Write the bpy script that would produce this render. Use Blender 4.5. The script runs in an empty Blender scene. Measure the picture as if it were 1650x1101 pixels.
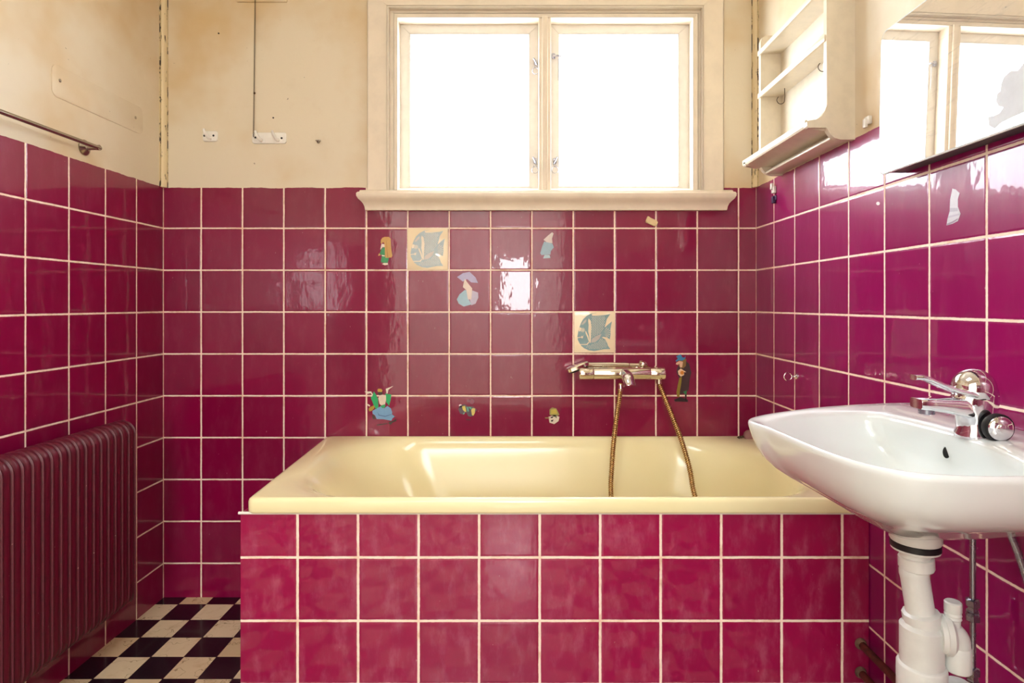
import bpy, bmesh, math, random
from mathutils import Vector, Matrix
from mathutils.bvhtree import BVHTree
random.seed(7)
PI = math.pi
scene = bpy.context.scene
COL = scene.collection

# ------------------------------------------------------------------ camera
F, VX, VY, CZ = 961.0, 842.0, 490.0, 1.058      # focal in px, vanishing point, eye height
def P(x, y, Y):
    """photo pixel + distance -> world point"""
    return Vector(((x - VX) * Y / F, Y, CZ + (VY - y) * Y / F))
WB = 2.15        # back wall
XL, XR = -1.293, 0.841
YR = -0.55       # wall behind the camera
ZC = 2.45
TOPZ = 1.477     # top of tiling

cam_d = bpy.data.cameras.new('camera'); cam = bpy.data.objects.new('camera', cam_d); COL.objects.link(cam)
cam.location = (0, 0, CZ); cam.rotation_euler = (PI / 2, 0, 0)
cam_d.sensor_fit = 'HORIZONTAL'; cam_d.sensor_width = 36; cam_d.lens = 36 * F / 1650
cam_d.shift_x = -(VX - 825) / 1650; cam_d.shift_y = (VY - 550.5) / 1650
cam_d.clip_start = 0.02
scene.camera = cam

# ------------------------------------------------------------------ materials
def s2l(c):
    c /= 255.0
    return c / 12.92 if c <= 0.04045 else ((c + 0.055) / 1.055) ** 2.4
def rgb(r, g, b): return (s2l(r), s2l(g), s2l(b), 1)

class NT:
    """tiny node-tree writer"""
    def __init__(s, name):
        s.m = bpy.data.materials.new(name); s.m.use_nodes = True
        s.t = s.m.node_tree; s.t.nodes.clear()
        s.out = s.t.nodes.new('ShaderNodeOutputMaterial')
    def n(s, typ, ins=None, **kw):
        nd = s.t.nodes.new(typ)
        for k, v in kw.items(): setattr(nd, k, v)
        for k, v in (ins or {}).items():
            if hasattr(v, 'links') and hasattr(v, 'is_linked'): s.t.links.new(v, nd.inputs[k])
            else: nd.inputs[k].default_value = v
        return nd
    def math(s, op, a, b=None, clamp=False, c=None):
        ins = {0: a}
        if b is not None: ins[1] = b
        if c is not None: ins[2] = c
        return s.n('ShaderNodeMath', ins, operation=op, use_clamp=clamp).outputs[0]
    def mix(s, f, a, b, typ='MIX'):
        nd = s.n('ShaderNodeMix', data_type='RGBA', blend_type=typ)
        for i, v in ((0, f), (6, a), (7, b)):
            if hasattr(v, 'is_linked'): s.t.links.new(v, nd.inputs[i])
            else: nd.inputs[i].default_value = v
        return nd.outputs[2]
    def ramp(s, f, lo, hi):
        return s.n('ShaderNodeMapRange', {0: f, 1: lo, 2: hi, 3: 0.0, 4: 1.0}, interpolation_type='SMOOTHSTEP').outputs[0]
    def noise(s, scale, detail=3, rough=.5, vec=None, dist=0):
        ins = {'Scale': scale, 'Detail': detail, 'Roughness': rough, 'Distortion': dist}
        if vec is not None: ins['Vector'] = vec
        return s.n('ShaderNodeTexNoise', ins).outputs[0]
    def stretch(s, vec, sc):
        return s.n('ShaderNodeVectorMath', {0: vec, 1: sc}, operation='MULTIPLY').outputs[0]
    def pos(s): return s.n('ShaderNodeNewGeometry').outputs[0]
    def bsdf(s, **kw):
        nd = s.n('ShaderNodeBsdfPrincipled')
        for k, v in kw.items():
            k = k.replace('_', ' ')
            if hasattr(v, 'is_linked'): s.t.links.new(v, nd.inputs[k])
            else: nd.inputs[k].default_value = v
        return nd.outputs[0]
    def done(s, sh):
        s.t.links.new(sh, s.out.inputs[0]); return s.m

def plain(name, col, rough=.4, metal=0, var=.06, scale=30, coat=0, bump=0.0, spec=.5):
    t = NT(name); p = t.n('ShaderNodeTexCoord').outputs[3]
    n = t.noise(scale, 4, .6, p)
    c2 = tuple(max(0, v * (1 - 3 * var)) for v in col[:3]) + (1,)
    c = t.mix(t.ramp(n, .35, .75), col, c2)
    kw = dict(Base_Color=c, Roughness=rough, Metallic=metal, Coat_Weight=coat, Coat_Roughness=.05, Specular_IOR_Level=spec)
    if bump:
        b = t.n('ShaderNodeBump', {'Height': n, 'Strength': bump, 'Distance': .002}); kw['Normal'] = b.outputs[0]
    return t.done(t.bsdf(**kw))

PAINT = rgb(225, 212, 188)
def paint_nodes(t, p, tint=PAINT, stain=rgb(208, 176, 124), amt=.85):
    n1 = t.noise(2.2, 4, .55, p); n2 = t.noise(9, 5, .65, p); n3 = t.noise(60, 2, .5, p)
    c = t.mix(t.math('MULTIPLY', t.ramp(n1, .42, .72), amt), tint, stain)
    c = t.mix(t.math('MULTIPLY', t.ramp(n2, .55, .85), .16), c, rgb(190, 155, 108))
    specks = t.ramp(t.noise(75, 2, .4, p), .77, .80)
    c = t.mix(t.math('MULTIPLY', specks, .65), c, rgb(95, 75, 55))
    bh = t.math('ADD', t.math('MULTIPLY', n3, .4), t.math('MULTIPLY', n2, 1.0))
    b = t.n('ShaderNodeBump', {'Height': bh, 'Strength': .25, 'Distance': .004})
    return t.bsdf(Base_Color=c, Roughness=.42, Normal=b.outputs[0], Specular_IOR_Level=.4)

TILE = rgb(135, 0, 60)
GROUT = rgb(250, 228, 210)
def tile_mat(name, ua, u0, du, v0, dv, ztop=None, base=TILE, haze=.30, gw=.0052, dust=.05, va=2):
    t = NT(name); p = t.pos()
    sx = t.n('ShaderNodeSeparateXYZ', {0: p})
    u, v = sx.outputs[ua], sx.outputs[va]
    wob = t.math('MULTIPLY', t.math('SUBTRACT', t.noise(14, 2, .5, p), .5), .0018)
    uu = t.math('DIVIDE', t.math('SUBTRACT', t.math('ADD', u, wob), u0), du)
    vv = t.math('DIVIDE', t.math('SUBTRACT', t.math('ADD', v, wob), v0), dv)
    cu, cv = t.math('FLOOR', uu), t.math('FLOOR', vv)
    def edge(fr, d):
        f = t.math('FRACT', fr)
        e = t.math('MINIMUM', f, t.math('SUBTRACT', 1.0, f))
        return t.math('MULTIPLY', e, d)                     # metres to the nearest joint
    e = t.math('MINIMUM', edge(uu, du), edge(vv, dv))
    e = t.math('ADD', e, t.math('MULTIPLY', t.math('SUBTRACT', t.noise(120, 2, .5, p), .5), .0014))
    isT = t.ramp(e, gw * .38, gw * .62)
    cid = t.n('ShaderNodeCombineXYZ', {0: cu, 1: cv, 2: 3.7})
    wn = t.n('ShaderNodeTexWhiteNoise', {'Vector': cid.outputs[0]}, noise_dimensions='3D')
    dark = tuple(x * .84 for x in base[:3]) + (1,)
    col = t.mix(wn.outputs[0], base, dark)
    stk = t.noise(30, 5, .65, t.stretch(p, (1, 1, .38)))
    spk = t.noise(150, 2, .5, t.stretch(p, (1, 1, .5)))
    dust_haze_f = t.math('MULTIPLY', t.ramp(stk, .45, .8), dust)
    col = t.mix(dust_haze_f, col, rgb(214, 150, 170))  # mottled dusty film, its pale tint also painting in hazy reflection
    col = t.mix(t.math('MULTIPLY', t.ramp(spk, .76, .8), .35), col, rgb(225, 190, 190))
    # every tile sits a touch out of true
    off = t.n('ShaderNodeVectorMath', {0: wn.outputs[1], 1: (.5, .5, .5)}, operation='SUBTRACT')
    off = t.n('ShaderNodeVectorMath', {0: off.outputs[0], 3: .022}, operation='SCALE')
    nrm = t.n('ShaderNodeVectorMath', {0: t.n('ShaderNodeNewGeometry').outputs[1], 1: off.outputs[0]}, operation='ADD')
    nrm = t.n('ShaderNodeVectorMath', {0: nrm.outputs[0]}, operation='NORMALIZE')
    hgt = t.math('ADD', t.ramp(e, gw * .3, gw * 1.3), t.math('MULTIPLY', t.noise(16, 3, .55, t.stretch(p, (1, 1, .6))), 1.6))
    bmp = t.n('ShaderNodeBump', {'Height': hgt, 'Strength': .35, 'Distance': .0016, 'Normal': nrm.outputs[0]})
    tile = t.bsdf(Base_Color=col, Roughness=haze, Specular_IOR_Level=.28, Coat_Weight=.75, Coat_Roughness=.035,
                  Normal=bmp.outputs[0], Coat_Normal=bmp.outputs[0])
    gcol = t.mix(t.ramp(t.noise(22, 4, .6, p), .45, .8), GROUT, rgb(222, 180, 152))
    gro = t.bsdf(Base_Color=gcol, Roughness=.8)
    sh = t.n('ShaderNodeMixShader', {0: isT, 1: gro, 2: tile}).outputs[0]
    if ztop is not None:
        pn = paint_nodes(t, p)
        zz = t.math('ADD', v, t.math('MULTIPLY', t.math('SUBTRACT', t.noise(18, 3, .6, p), .5), .008))
        sh = t.n('ShaderNodeMixShader', {0: t.math('GREATER_THAN', zz, ztop), 1: sh, 2: pn}).outputs[0]
    return t.done(sh)

VZ0, VDZ = .123, .151
M = {}
M['tile_back'] = tile_mat('glazed_tiles_back', 0, .0336, .149, VZ0, VDZ, TOPZ)
M['tile_left'] = tile_mat('glazed_tiles_left', 1, 1.551, .149, VZ0, VDZ, TOPZ)
M['tile_right'] = tile_mat('glazed_tiles_right', 1, 1.0805, .1525, VZ0, VDZ, TOPZ, base=rgb(146, 0, 88))  # purpler base: the window's sheen on this wall put into the colour
M['tile_rear'] = tile_mat('glazed_tiles_rear', 0, .05, .149, VZ0, VDZ, TOPZ)
PY = 1.445
M['tile_panel'] = tile_mat('glazed_tiles_panel', 0, (967 - VX) * PY / F, .1466, .290, .1535, None, haze=.36, dust=.20, base=rgb(156, 0, 70), gw=.006)  # heavier film here, part dust, part hazy sheen put into the colour
M['tile_panel_end'] = tile_mat('glazed_tiles_panel_end', 1, PY, .149, .290, .1535, None, base=rgb(155, 8, 68))

def floor_mat():
    t = NT('checkered_floor_tiles'); p = t.pos(); sx = t.n('ShaderNodeSeparateXYZ', {0: p})
    dx, dy = .0985, .1045
    uu = t.math('DIVIDE', t.math('SUBTRACT', sx.outputs[0], -1.212), dx)
    vv = t.math('DIVIDE', t.math('SUBTRACT', sx.outputs[1], 2.1), dy)
    par = t.math('FRACT', t.math('MULTIPLY', t.math('ADD', t.math('FLOOR', uu), t.math('FLOOR', vv)), .5))
    odd = t.math('GREATER_THAN', t.math('ABSOLUTE', par), .25)
    def edge(fr, d):
        f = t.math('FRACT', fr); return t.math('MULTIPLY', t.math('MINIMUM', f, t.math('SUBTRACT', 1.0, f)), d)
    e = t.math('MINIMUM', edge(uu, dx), edge(vv, dy))
    wn = t.n('ShaderNodeTexWhiteNoise', {'Vector': t.n('ShaderNodeCombineXYZ', {0: t.math('FLOOR', uu), 1: t.math('FLOOR', vv), 2: 1.3}).outputs[0]})
    crm = t.mix(wn.outputs[0], rgb(235, 215, 180), rgb(218, 190, 150))
    crm = t.mix(t.math('MULTIPLY', t.ramp(t.noise(14, 5, .65, p), .5, .75), .45), crm, rgb(175, 130, 85))
    crk = t.math('ABSOLUTE', t.math('SUBTRACT', t.noise(9, 3, .6, p), .5))
    crm = t.mix(t.math('MULTIPLY', t.math('LESS_THAN', crk, .004), .6), crm, rgb(120, 85, 50))
    blk = t.mix(t.ramp(t.noise(30, 3, .6, p), .5, .8), rgb(16, 14, 24), rgb(34, 28, 40))
    c = t.mix(odd, crm, blk)
    c = t.mix(t.math('LESS_THAN', e, .0011), c, rgb(40, 30, 26))
    return t.done(t.bsdf(Base_Color=c, Roughness=.25, Coat_Weight=.3, Coat_Roughness=.1))
M['floor'] = floor_mat()
def wallpaint(name, **k):
    t = NT(name); return t.done(paint_nodes(t, t.pos(), **k))
M['paint'] = wallpaint('cream_wall_paint')
M['ceil'] = wallpaint('ceiling_paint', tint=rgb(240, 232, 214), stain=rgb(225, 212, 186), amt=.4)
M['hall'] = plain('hall_paint', rgb(240, 236, 228), .6, var=.02)
M['wood'] = plain('painted_woodwork', rgb(234, 219, 197), .35, var=.03, scale=14, bump=.08)
M['woodw'] = plain('painted_sash', rgb(226, 219, 208), .35, var=.03, scale=20)
def bead():
    t = NT('chipped_corner_bead'); p = t.pos()
    n = t.noise(90, 3, .6, t.stretch(p, (1, 1, .25))); m = t.noise(7, 2, .5, p)
    f = t.math('MULTIPLY', t.ramp(n, .60, .63), t.ramp(m, .42, .55))
    c = t.mix(f, rgb(226, 207, 166), rgb(60, 45, 32))
    return t.done(t.bsdf(Base_Color=c, Roughness=.5))
M['bead'] = bead()
def crack():
    t = NT('broken_corner_crack'); p = t.pos()
    f = t.ramp(t.noise(38, 4, .7, t.stretch(p, (1, 1, .5))), .50, .54)
    c = t.mix(f, rgb(205, 184, 142), rgb(52, 38, 26)); return t.done(t.bsdf(Base_Color=c, Roughness=.9))
M['gap'] = crack()
def pane():
    t = NT('frosted_pane_glass'); p = t.pos()
    n = t.noise(220, 3, .6, p)
    b = t.n('ShaderNodeBump', {'Height': n, 'Strength': .5, 'Distance': .001})
    tr = t.n('ShaderNodeBsdfTransparent', {0: (1, 1, 1, 1)}).outputs[0]
    tl = t.n('ShaderNodeBsdfTranslucent', {0: (.95, .97, 1, 1), 'Normal': b.outputs[0]}).outputs[0]
    gl = t.n('ShaderNodeBsdfGlossy', {0: (1, 1, 1, 1), 'Roughness': .12, 'Normal': b.outputs[0]}).outputs[0]
    m1 = t.n('ShaderNodeMixShader', {0: .45, 1: tr, 2: tl}).outputs[0]
    return t.done(t.n('ShaderNodeMixShader', {0: .05, 1: m1, 2: gl}).outputs[0])
M['pane'] = pane()
def enamel(name, col, r=.12, scale=6, dirt=None, amt=.25):
    t = NT(name); p = t.pos()
    c = t.mix(t.math('MULTIPLY', t.ramp(t.noise(scale, 4, .6, p), .45, .8), amt), col, dirt or tuple(x * .8 for x in col[:3]) + (1,))
    return t.done(t.bsdf(Base_Color=c, Roughness=r, Coat_Weight=.5, Coat_Roughness=.08, Specular_IOR_Level=.45))
M['bath'] = enamel('yellow_bath_enamel', rgb(249, 239, 190), .17, 5, rgb(247, 233, 174), .4)
M['ceramic'] = enamel('white_ceramic', rgb(228, 234, 233), .1, 8, rgb(219, 226, 226), .4)
M['white'] = plain('white_enamel', rgb(240, 236, 228), .2, var=.02, coat=.3)
M['pvc'] = plain('white_plastic_pipe', rgb(226, 228, 224), .35, var=.03, scale=20)
M['cab'] = plain('cream_plastic_shelving', rgb(226, 214, 192), .3, var=.03, coat=.2)
def metal(name, col, r, dirt=None, scale=60, amt=.5):
    t = NT(name); p = t.n('ShaderNodeTexCoord').outputs[3]
    n = t.noise(scale, 4, .65, p)
    c = t.mix(t.math('MULTIPLY', t.ramp(n, .55, .8), amt), col, dirt or tuple(x * .6 for x in col[:3]) + (1,))
    rr = t.math('ADD', r, t.math('MULTIPLY', t.ramp(n, .5, .9), .15))
    return t.done(t.bsdf(Base_Color=c, Roughness=rr, Metallic=1.0))
M['chrome'] = metal('chrome', rgb(226, 226, 230), .05, amt=.15)
M['chromew'] = metal('yellowed_chrome', rgb(226, 219, 204), .08, rgb(190, 160, 124), amt=.3)
M['steel'] = metal('dull_steel', rgb(160, 160, 172), .25)
M['hose'] = metal('brassy_hose_metal', rgb(196, 168, 122), .25, rgb(110, 80, 50))
M['nickel'] = metal('tarnished_nickel', rgb(168, 160, 150), .2, rgb(96, 86, 78), amt=.4)
M['black'] = plain('black_rubber', rgb(18, 17, 20), .5)
M['rust'] = plain('rusty_red_pipe_paint', rgb(96, 34, 26), .55, var=.2, scale=60, bump=.3)
M['chain'] = metal('dark_chain_metal', rgb(80, 66, 52), .4)
M['plug'] = plain('pinkish_rubber', rgb(150, 104, 98), .6)
def radm():
    t = NT('maroon_radiator_paint'); p = t.pos()
    sx = t.n('ShaderNodeSeparateXYZ', {0: p})
    n = t.noise(60, 4, .6, p)
    c = t.mix(t.ramp(n, .45, .8), rgb(92, 8, 34), rgb(74, 4, 27))
    c = t.mix(t.math('MULTIPLY', t.ramp(t.noise(140, 2, .5, p), .74, .78), .6), c, rgb(190, 150, 140))
    return t.done(t.bsdf(Base_Color=c, Roughness=.42, Coat_Weight=.15, Coat_Roughness=.25, Specular_IOR_Level=.35))
M['rad'] = radm()
def mirrorm():
    t = NT('smeared_mirror_silver'); p = t.pos()
    st = t.noise(24, 4, .65, t.n('ShaderNodeMapping', {0: p, 2: (.5, 0, 0), 3: (1, .5, 3.2)}).outputs[0], 1.2)
    f = t.math('ADD', .10, t.math('MULTIPLY', t.ramp(st, .5, .8), .22))
    g = t.n('ShaderNodeBsdfGlossy', {0: rgb(238, 236, 232), 'Roughness': .012}).outputs[0]
    d = t.n('ShaderNodeBsdfDiffuse', {0: rgb(240, 236, 230)}).outputs[0]
    return t.done(t.n('ShaderNodeMixShader', {0: f, 1: g, 2: d}).outputs[0])
M['mirror'] = mirrorm()
M['glassedge'] = plain('mirror_glass_edge', rgb(225, 232, 232), .1, coat=.5)
M['back'] = plain('dark_backing', rgb(62, 58, 66), .5)
M['worn'] = plain('worn_grey_silvering', rgb(186, 186, 188), .5, var=.03)
M['dark'] = plain('dark_hole', rgb(20, 18, 18), .8)
FLAT = {}
def flat(r, g, b, rough=.35):
    k = (r, g, b)
    if k not in FLAT: FLAT[k] = plain('print_%02x%02x%02x' % k, rgb(r, g, b), rough, var=.03, scale=90)
    return FLAT[k]

# ------------------------------------------------------------------ mesh builder
class MB:
    def __init__(s): s.b = bmesh.new(); s.mi = 0
    def mat(s, i): s.mi = i; return s
    def _f(s, vs):
        try:
            f = s.b.faces.new(vs); f.material_index = s.mi; return f
        except ValueError: return None
    def loft(s, rings, closed=True, cap0=True, cap1=True):
        vr = [[s.b.verts.new(p) for p in r] for r in rings]
        n = len(vr[0])
        for a, c in zip(vr, vr[1:]):
            for i in range(n if closed else n - 1):
                j = (i + 1) % n; s._f((a[i], a[j], c[j], c[i]))
        if cap0: s._f(list(reversed(vr[0])))
        if cap1: s._f(vr[-1])
        return s
    def box(s, x0, x1, y0, y1, z0, z1, bev=0, seg=2):
        m = s.mi
        t = bmesh.new(); bmesh.ops.create_cube(t, size=1)
        for v in t.verts: v.co = Vector(((x0 + x1) / 2 + v.co.x * (x1 - x0), (y0 + y1) / 2 + v.co.y * (y1 - y0), (z0 + z1) / 2 + v.co.z * (z1 - z0)))
        if bev: bmesh.ops.bevel(t, geom=t.edges[:], offset=bev, segments=seg, affect='EDGES', profile=.5)
        s.join(t); return s
    def join(s, t, mtx=None):
        mp = {}
        for v in t.verts: mp[v] = s.b.verts.new(mtx @ v.co if mtx else v.co)
        for f in t.faces: s._f([mp[v] for v in f.verts])
        t.free(); return s
    def prism(s, pts, d):
        """pts: list of 3-D points of a planar polygon, d: extrusion vector"""
        d = Vector(d); a = [Vector(p) for p in pts]
        s.loft([a, [p + d for p in a]]); return s
    def tube(s, path, r, n=12, caps=True, flat=None):
        path = [Vector(p) for p in path]; rs = r if isinstance(r, (list, tuple)) else [r] * len(path)
        up = Vector((0, 0, 1)); rings = []
        t0 = (path[1] - path[0]).normalized()
        if abs(t0.dot(up)) > .9: up = Vector((0, 1, 0))
        nrm = (up - t0 * up.dot(t0)).normalized()
        for i, p in enumerate(path):
            if i == 0: t = t0
            elif i == len(path) - 1: t = (p - path[i - 1]).normalized()
            else: t = ((path[i + 1] - p).normalized() + (p - path[i - 1]).normalized()).normalized()
            nrm = (nrm - t * nrm.dot(t)).normalized(); bi = t.cross(nrm)
            w = rs[i]; wa, wb = w if isinstance(w, (tuple, list)) else (w, w)
            rings.append([p + nrm * (wa * math.cos(2 * PI * k / n)) + bi * (wb * math.sin(2 * PI * k / n)) for k in range(n)])
        s.loft(rings, True, caps, caps); return s
    def lathe(s, prof, o, ax=(0, 0, 1), n=24):
        """prof: (radius, height) pairs along axis ax from point o"""
        ax = Vector(ax).normalized(); o = Vector(o)
        q = Vector((0, 0, 1)).rotation_difference(ax)
        rings = [[o + q @ Vector((r * math.cos(2 * PI * k / n), r * math.sin(2 * PI * k / n), h)) for k in range(n)] for r, h in prof]
        s.loft(rings); return s
    def torus(s, c, R, r, ax=(0, 0, 1), N=20, n=6, a0=0, a1=2 * PI, sx=1.0):
        q = Vector((0, 0, 1)).rotation_difference(Vector(ax).normalized()); c = Vector(c)
        full = abs(a1 - a0 - 2 * PI) < 1e-6
        m = N if full else N + 1
        rings = []
        for i in range(m):
            a = a0 + (a1 - a0) * i / N
            rings.append([c + q @ Vector(((R + r * math.cos(b)) * math.cos(a) * sx, (R + r * math.cos(b)) * math.sin(a), r * math.sin(b))) for b in [2 * PI * k / n for k in range(n)]])
        if full: rings.append(rings[0])
        s.loft(rings, True, not full, not full)
        if full: bmesh.ops.remove_doubles(s.b, verts=s.b.verts[:], dist=1e-6)
        return s
    def ball(s, c, rx, ry, rz, u=20, v=12):
        t = bmesh.new(); bmesh.ops.create_uvsphere(t, u_segments=u, v_segments=v, radius=1)
        s.join(t, Matrix.Translation(Vector(c)) @ Matrix.Diagonal((rx, ry, rz, 1))); return s
    def build(s, name, mats, parent=None, smooth=40, sub=0, origin=None):
        bmesh.ops.recalc_face_normals(s.b, faces=s.b.faces[:])
        me = bpy.data.meshes.new(name)
        mats = mats if isinstance(mats, (list, tuple)) else [mats]
        if origin is None and parent is None:
            xs = [v.co for v in s.b.verts]
            lo = Vector([min(c[i] for c in xs) for i in range(3)]); hi = Vector([max(c[i] for c in xs) for i in range(3)])
            origin = Vector(((lo.x + hi.x) / 2, (lo.y + hi.y) / 2, lo.z))
        o = bpy.data.objects.new(name, me)
        if parent is None:
            for v in s.b.verts: v.co -= origin
            o.location = origin
        s.b.to_mesh(me); s.b.free()
        for m in mats: me.materials.append(m)
        if smooth:
            me.shade_smooth(); me.set_sharp_from_angle(angle=math.radians(smooth))
        COL.objects.link(o)
        if parent is not None:
            o.parent = parent
            w = parent; off = Vector((0, 0, 0))
            while w is not None: off += w.location; w = w.parent
            o.location = -off
        if sub:
            md = o.modifiers.new('subsurf', 'SUBSURF'); md.levels = sub; md.render_levels = sub
        return o

def tag(o, label=None, cat=None, group=None, kind=None):
    if label: o['label'] = label
    if cat: o['category'] = cat
    if group: o['group'] = group
    if kind: o['kind'] = kind
    return o
def thing(name, loc, label, cat, group=None):
    o = bpy.data.objects.new(name, None); COL.objects.link(o); o.location = loc; o.empty_display_size = .05
    return tag(o, label, cat, group)
def cat_rom(pts, n=6, closed=False):
    pts = [Vector(p) for p in pts]; out = []; L = len(pts)
    for i in range(L if closed else L - 1):
        g = (lambda k: pts[k % L]) if closed else (lambda k: pts[max(0, min(L - 1, k))])
        p0, p1, p2, p3 = g(i - 1), g(i), g(i + 1), g(i + 2)
        for k in range(n):
            t = k / n
            out.append(.5 * ((2 * p1) + (p2 - p0) * t + (2 * p0 - 5 * p1 + 4 * p2 - p3) * t * t + (3 * p1 - p0 - 3 * p2 + p3) * t ** 3))
    if not closed: out.append(pts[-1])
    return out
def rrect(hx, hy, r, n=6):
    """rounded rectangle in 2-D around 0"""
    out = []
    for cx, cy, a in ((hx - r, hy - r, 0), (-hx + r, hy - r, 90), (-hx + r, -hy + r, 180), (hx - r, -hy + r, 270)):
        for k in range(n + 1):
            t = math.radians(a + 90 * k / n); out.append((cx + r * math.cos(t), cy + r * math.sin(t)))
    return out

# ------------------------------------------------------------------ room shell
def wx(px, Y=WB): return (px - VX) * Y / F
def wz(py, Y=WB): return CZ + (VY - py) * Y / F
T = .12
MB().box(XL - T, XR + T, YR - T, WB + T, -.1, 0).build('floor', M['floor'], smooth=0)['kind'] = 'structure'
MB().box(XL - T, XR + T, YR - T, WB + T, ZC, ZC + .1).build('ceiling', M['ceil'], smooth=0)['kind'] = 'structure'
MB().box(XL - T, XL, YR - T, WB + T, 0, ZC).build('wall_left', M['tile_left'], smooth=0)['kind'] = 'structure'
MB().box(XR, XR + T, YR - T, WB + T, 0, ZC).build('wall_right', M['tile_right'], smooth=0)['kind'] = 'structure'
WX0, WX1, WZ0, WZ1 = -.50, .66, 1.43, 2.13       # hole in the wall
b = MB()
b.box(XL, WX0, WB, WB + T, 0, ZC).box(WX1, XR, WB, WB + T, 0, ZC).box(WX0, WX1, WB, WB + T, 0, WZ0).box(WX0, WX1, WB, WB + T, WZ1, ZC)
b.build('wall_back', M['tile_back'], smooth=0)['kind'] = 'structure'
DX0, DX1, DZ = -1.10, .34, 2.04
b = MB()
b.box(XL, DX0, YR - T, YR, 0, ZC).box(DX1, XR, YR - T, YR, 0, ZC).box(DX0, DX1, YR - T, YR, DZ, ZC)
b.build('wall_rear', M['tile_rear'], smooth=0)['kind'] = 'structure'
b = MB()
for a in ((DX0 - .08, DX0 + .015), (DX1 - .015, DX1 + .08)): b.box(a[0], a[1], YR - T - .01, YR + .018, 0, DZ - .015, .004)
b.box(DX0 - .08, DX1 + .08, YR - T - .01, YR + .018, DZ - .015, DZ + .08, .004)
b.build('trim_3', M['wood'])['kind'] = 'structure'
# hallway behind the door opening
HX0, HX1, HY = -1.30, .60, -2.9
MB().box(HX0 - .1, HX1 + .1, HY - .1, YR - T, -.1, 0).build('floor_hall', plain('hall_floor', rgb(214, 200, 180), .35), smooth=0)['kind'] = 'structure'
MB().box(HX0 - .1, HX1 + .1, HY - .1, YR - T, ZC, ZC + .1).build('ceiling_hall', M['hall'], smooth=0)['kind'] = 'structure'
MB().box(HX0 - .1, HX0, HY, YR - T, 0, ZC).build('wall_hall_left', M['hall'], smooth=0)['kind'] = 'structure'
MB().box(HX1, HX1 + .1, HY, YR - T, 0, ZC).build('wall_hall_right', M['hall'], smooth=0)['kind'] = 'structure'
MB().box(HX0 - .1, HX1 + .1, HY - .1, HY, 0, ZC).build('wall_hall_end', M['hall'], smooth=0)['kind'] = 'structure'

# corner beads above the tiling
def beadstrip(name, x0, x1, y0, y1, round_at):
    m = MB(); n = 8; rings = []
    for z in (TOPZ, ZC):
        r = []
        for k in range(n + 1):
            a = PI / 2 * k / n
            r.append((x0 + (x1 - x0) * math.cos(a), y1 + (y0 - y1) * math.sin(a), z))
        r.append((x0, y1, z)); rings.append(r)
    m.loft(rings); m.build(name, M['bead'], smooth=50)['kind'] = 'structure'
beadstrip('trim_1', XL, XL + .014, WB - .022, WB, 0)
beadstrip('trim_2', XR, XR - .014, WB - .022, WB, 0)
MB().box(XL + .013, XL + .0155, WB - .003, WB, TOPZ, ZC).build('trim_4', M['gap'], smooth=0)['kind'] = 'structure'
MB().box(XL, XL + .003, WB - .027, WB - .021, TOPZ, ZC).build('trim_6', M['gap'], smooth=0)['kind'] = 'structure'
MB().box(XR - .003, XR, WB - .027, WB - .021, TOPZ, ZC).build('trim_7', M['gap'], smooth=0)['kind'] = 'structure'
MB().box(XR - .0155, XR - .0135, WB - .003, WB, TOPZ, ZC).build('trim_5', M['gap'], smooth=0)['kind'] = 'structure'

# ------------------------------------------------------------------ window
def ring_frame(m, o, i, y0, y1, bev=.002):
    """o, i = (x0, x1, z0, z1) outer and inner; mitred picture-frame bar from y0 (front) to y1"""
    bars = (((o[0], o[2]), (o[0], o[3]), (i[0], i[3]), (i[0], i[2])), ((o[1], o[3]), (o[1], o[2]), (i[1], i[2]), (i[1], i[3])),
            ((o[0], o[3]), (o[1], o[3]), (i[1], i[3]), (i[0], i[3])), ((o[1], o[2]), (o[0], o[2]), (i[0], i[2]), (i[1], i[2])))
    for q in bars:
        if (Vector(q[0]) - Vector(q[3])).length < 1e-5: continue
        m.loft([[(x, y0 + bev, z) for x, z in q], [(x, y0, z) for x, z in q], [(x, y1, z) for x, z in q]])
win = thing('window_1', ((WX0 + WX1) / 2, WB, 1.40), None, None); win['kind'] = 'structure'
def rect(x0, x1, yt, yb, Y): return (wx(x0, Y), wx(x1, Y), wz(yb, Y), wz(yt, Y))
Y0 = 2.125
m = MB(); ring_frame(m, (wx(592, Y0), wx(1166, Y0), 1.455, wz(-24, Y0)), (wx(624, Y0), wx(1133, Y0), 1.455, wz(10, Y0)), Y0, WB)
m.build('window_casing', M['wood'], win)
m = MB()
ring_frame(m, (wx(624, Y0), wx(1133, Y0), 1.455, wz(10, Y0)), (wx(627, Y0), wx(1130.5, Y0), 1.455, wz(13.5, Y0)), Y0 - .006, WB)
ring_frame(m, rect(627, 1130.5, 13.5, 306, 2.138), rect(634.5, 1125, 21, 306, 2.138), 2.138, 2.21)
ring_frame(m, rect(634.5, 1125, 21, 306, 2.132), rect(640, 1117, 28, 306, 2.132), 2.132, 2.24)
m.build('window_frame', M['wood'], win)
YS = 2.187
m = MB()
x0, x1 = wx(868, 2.135), wx(888, 2.135)
m.box(x0, x1, 2.135, 2.23, 1.465, wz(28, 2.132) + .004, .004)
m.box(x0 + .012, x1 - .012, 2.127, 2.14, 1.465, wz(26, 2.132), .003)
m.build('mullion', M['wood'], win)
def sash(px0, px1, g0, g1):
    m = MB()
    o = rect(px0, px1, 37, 309, YS); i = rect(g0, g1, 55, 300, YS)
    ring_frame(m, o, i, YS, YS + .035)
    s = m.build('sash', M['woodw'], win)
    p = MB(); p.box(i[0] - .003, i[1] + .003, YS + .018, YS + .022, i[2] - .003, i[3] + .003)
    p.build('pane', M['pane'], s, smooth=0)
    return s
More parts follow.
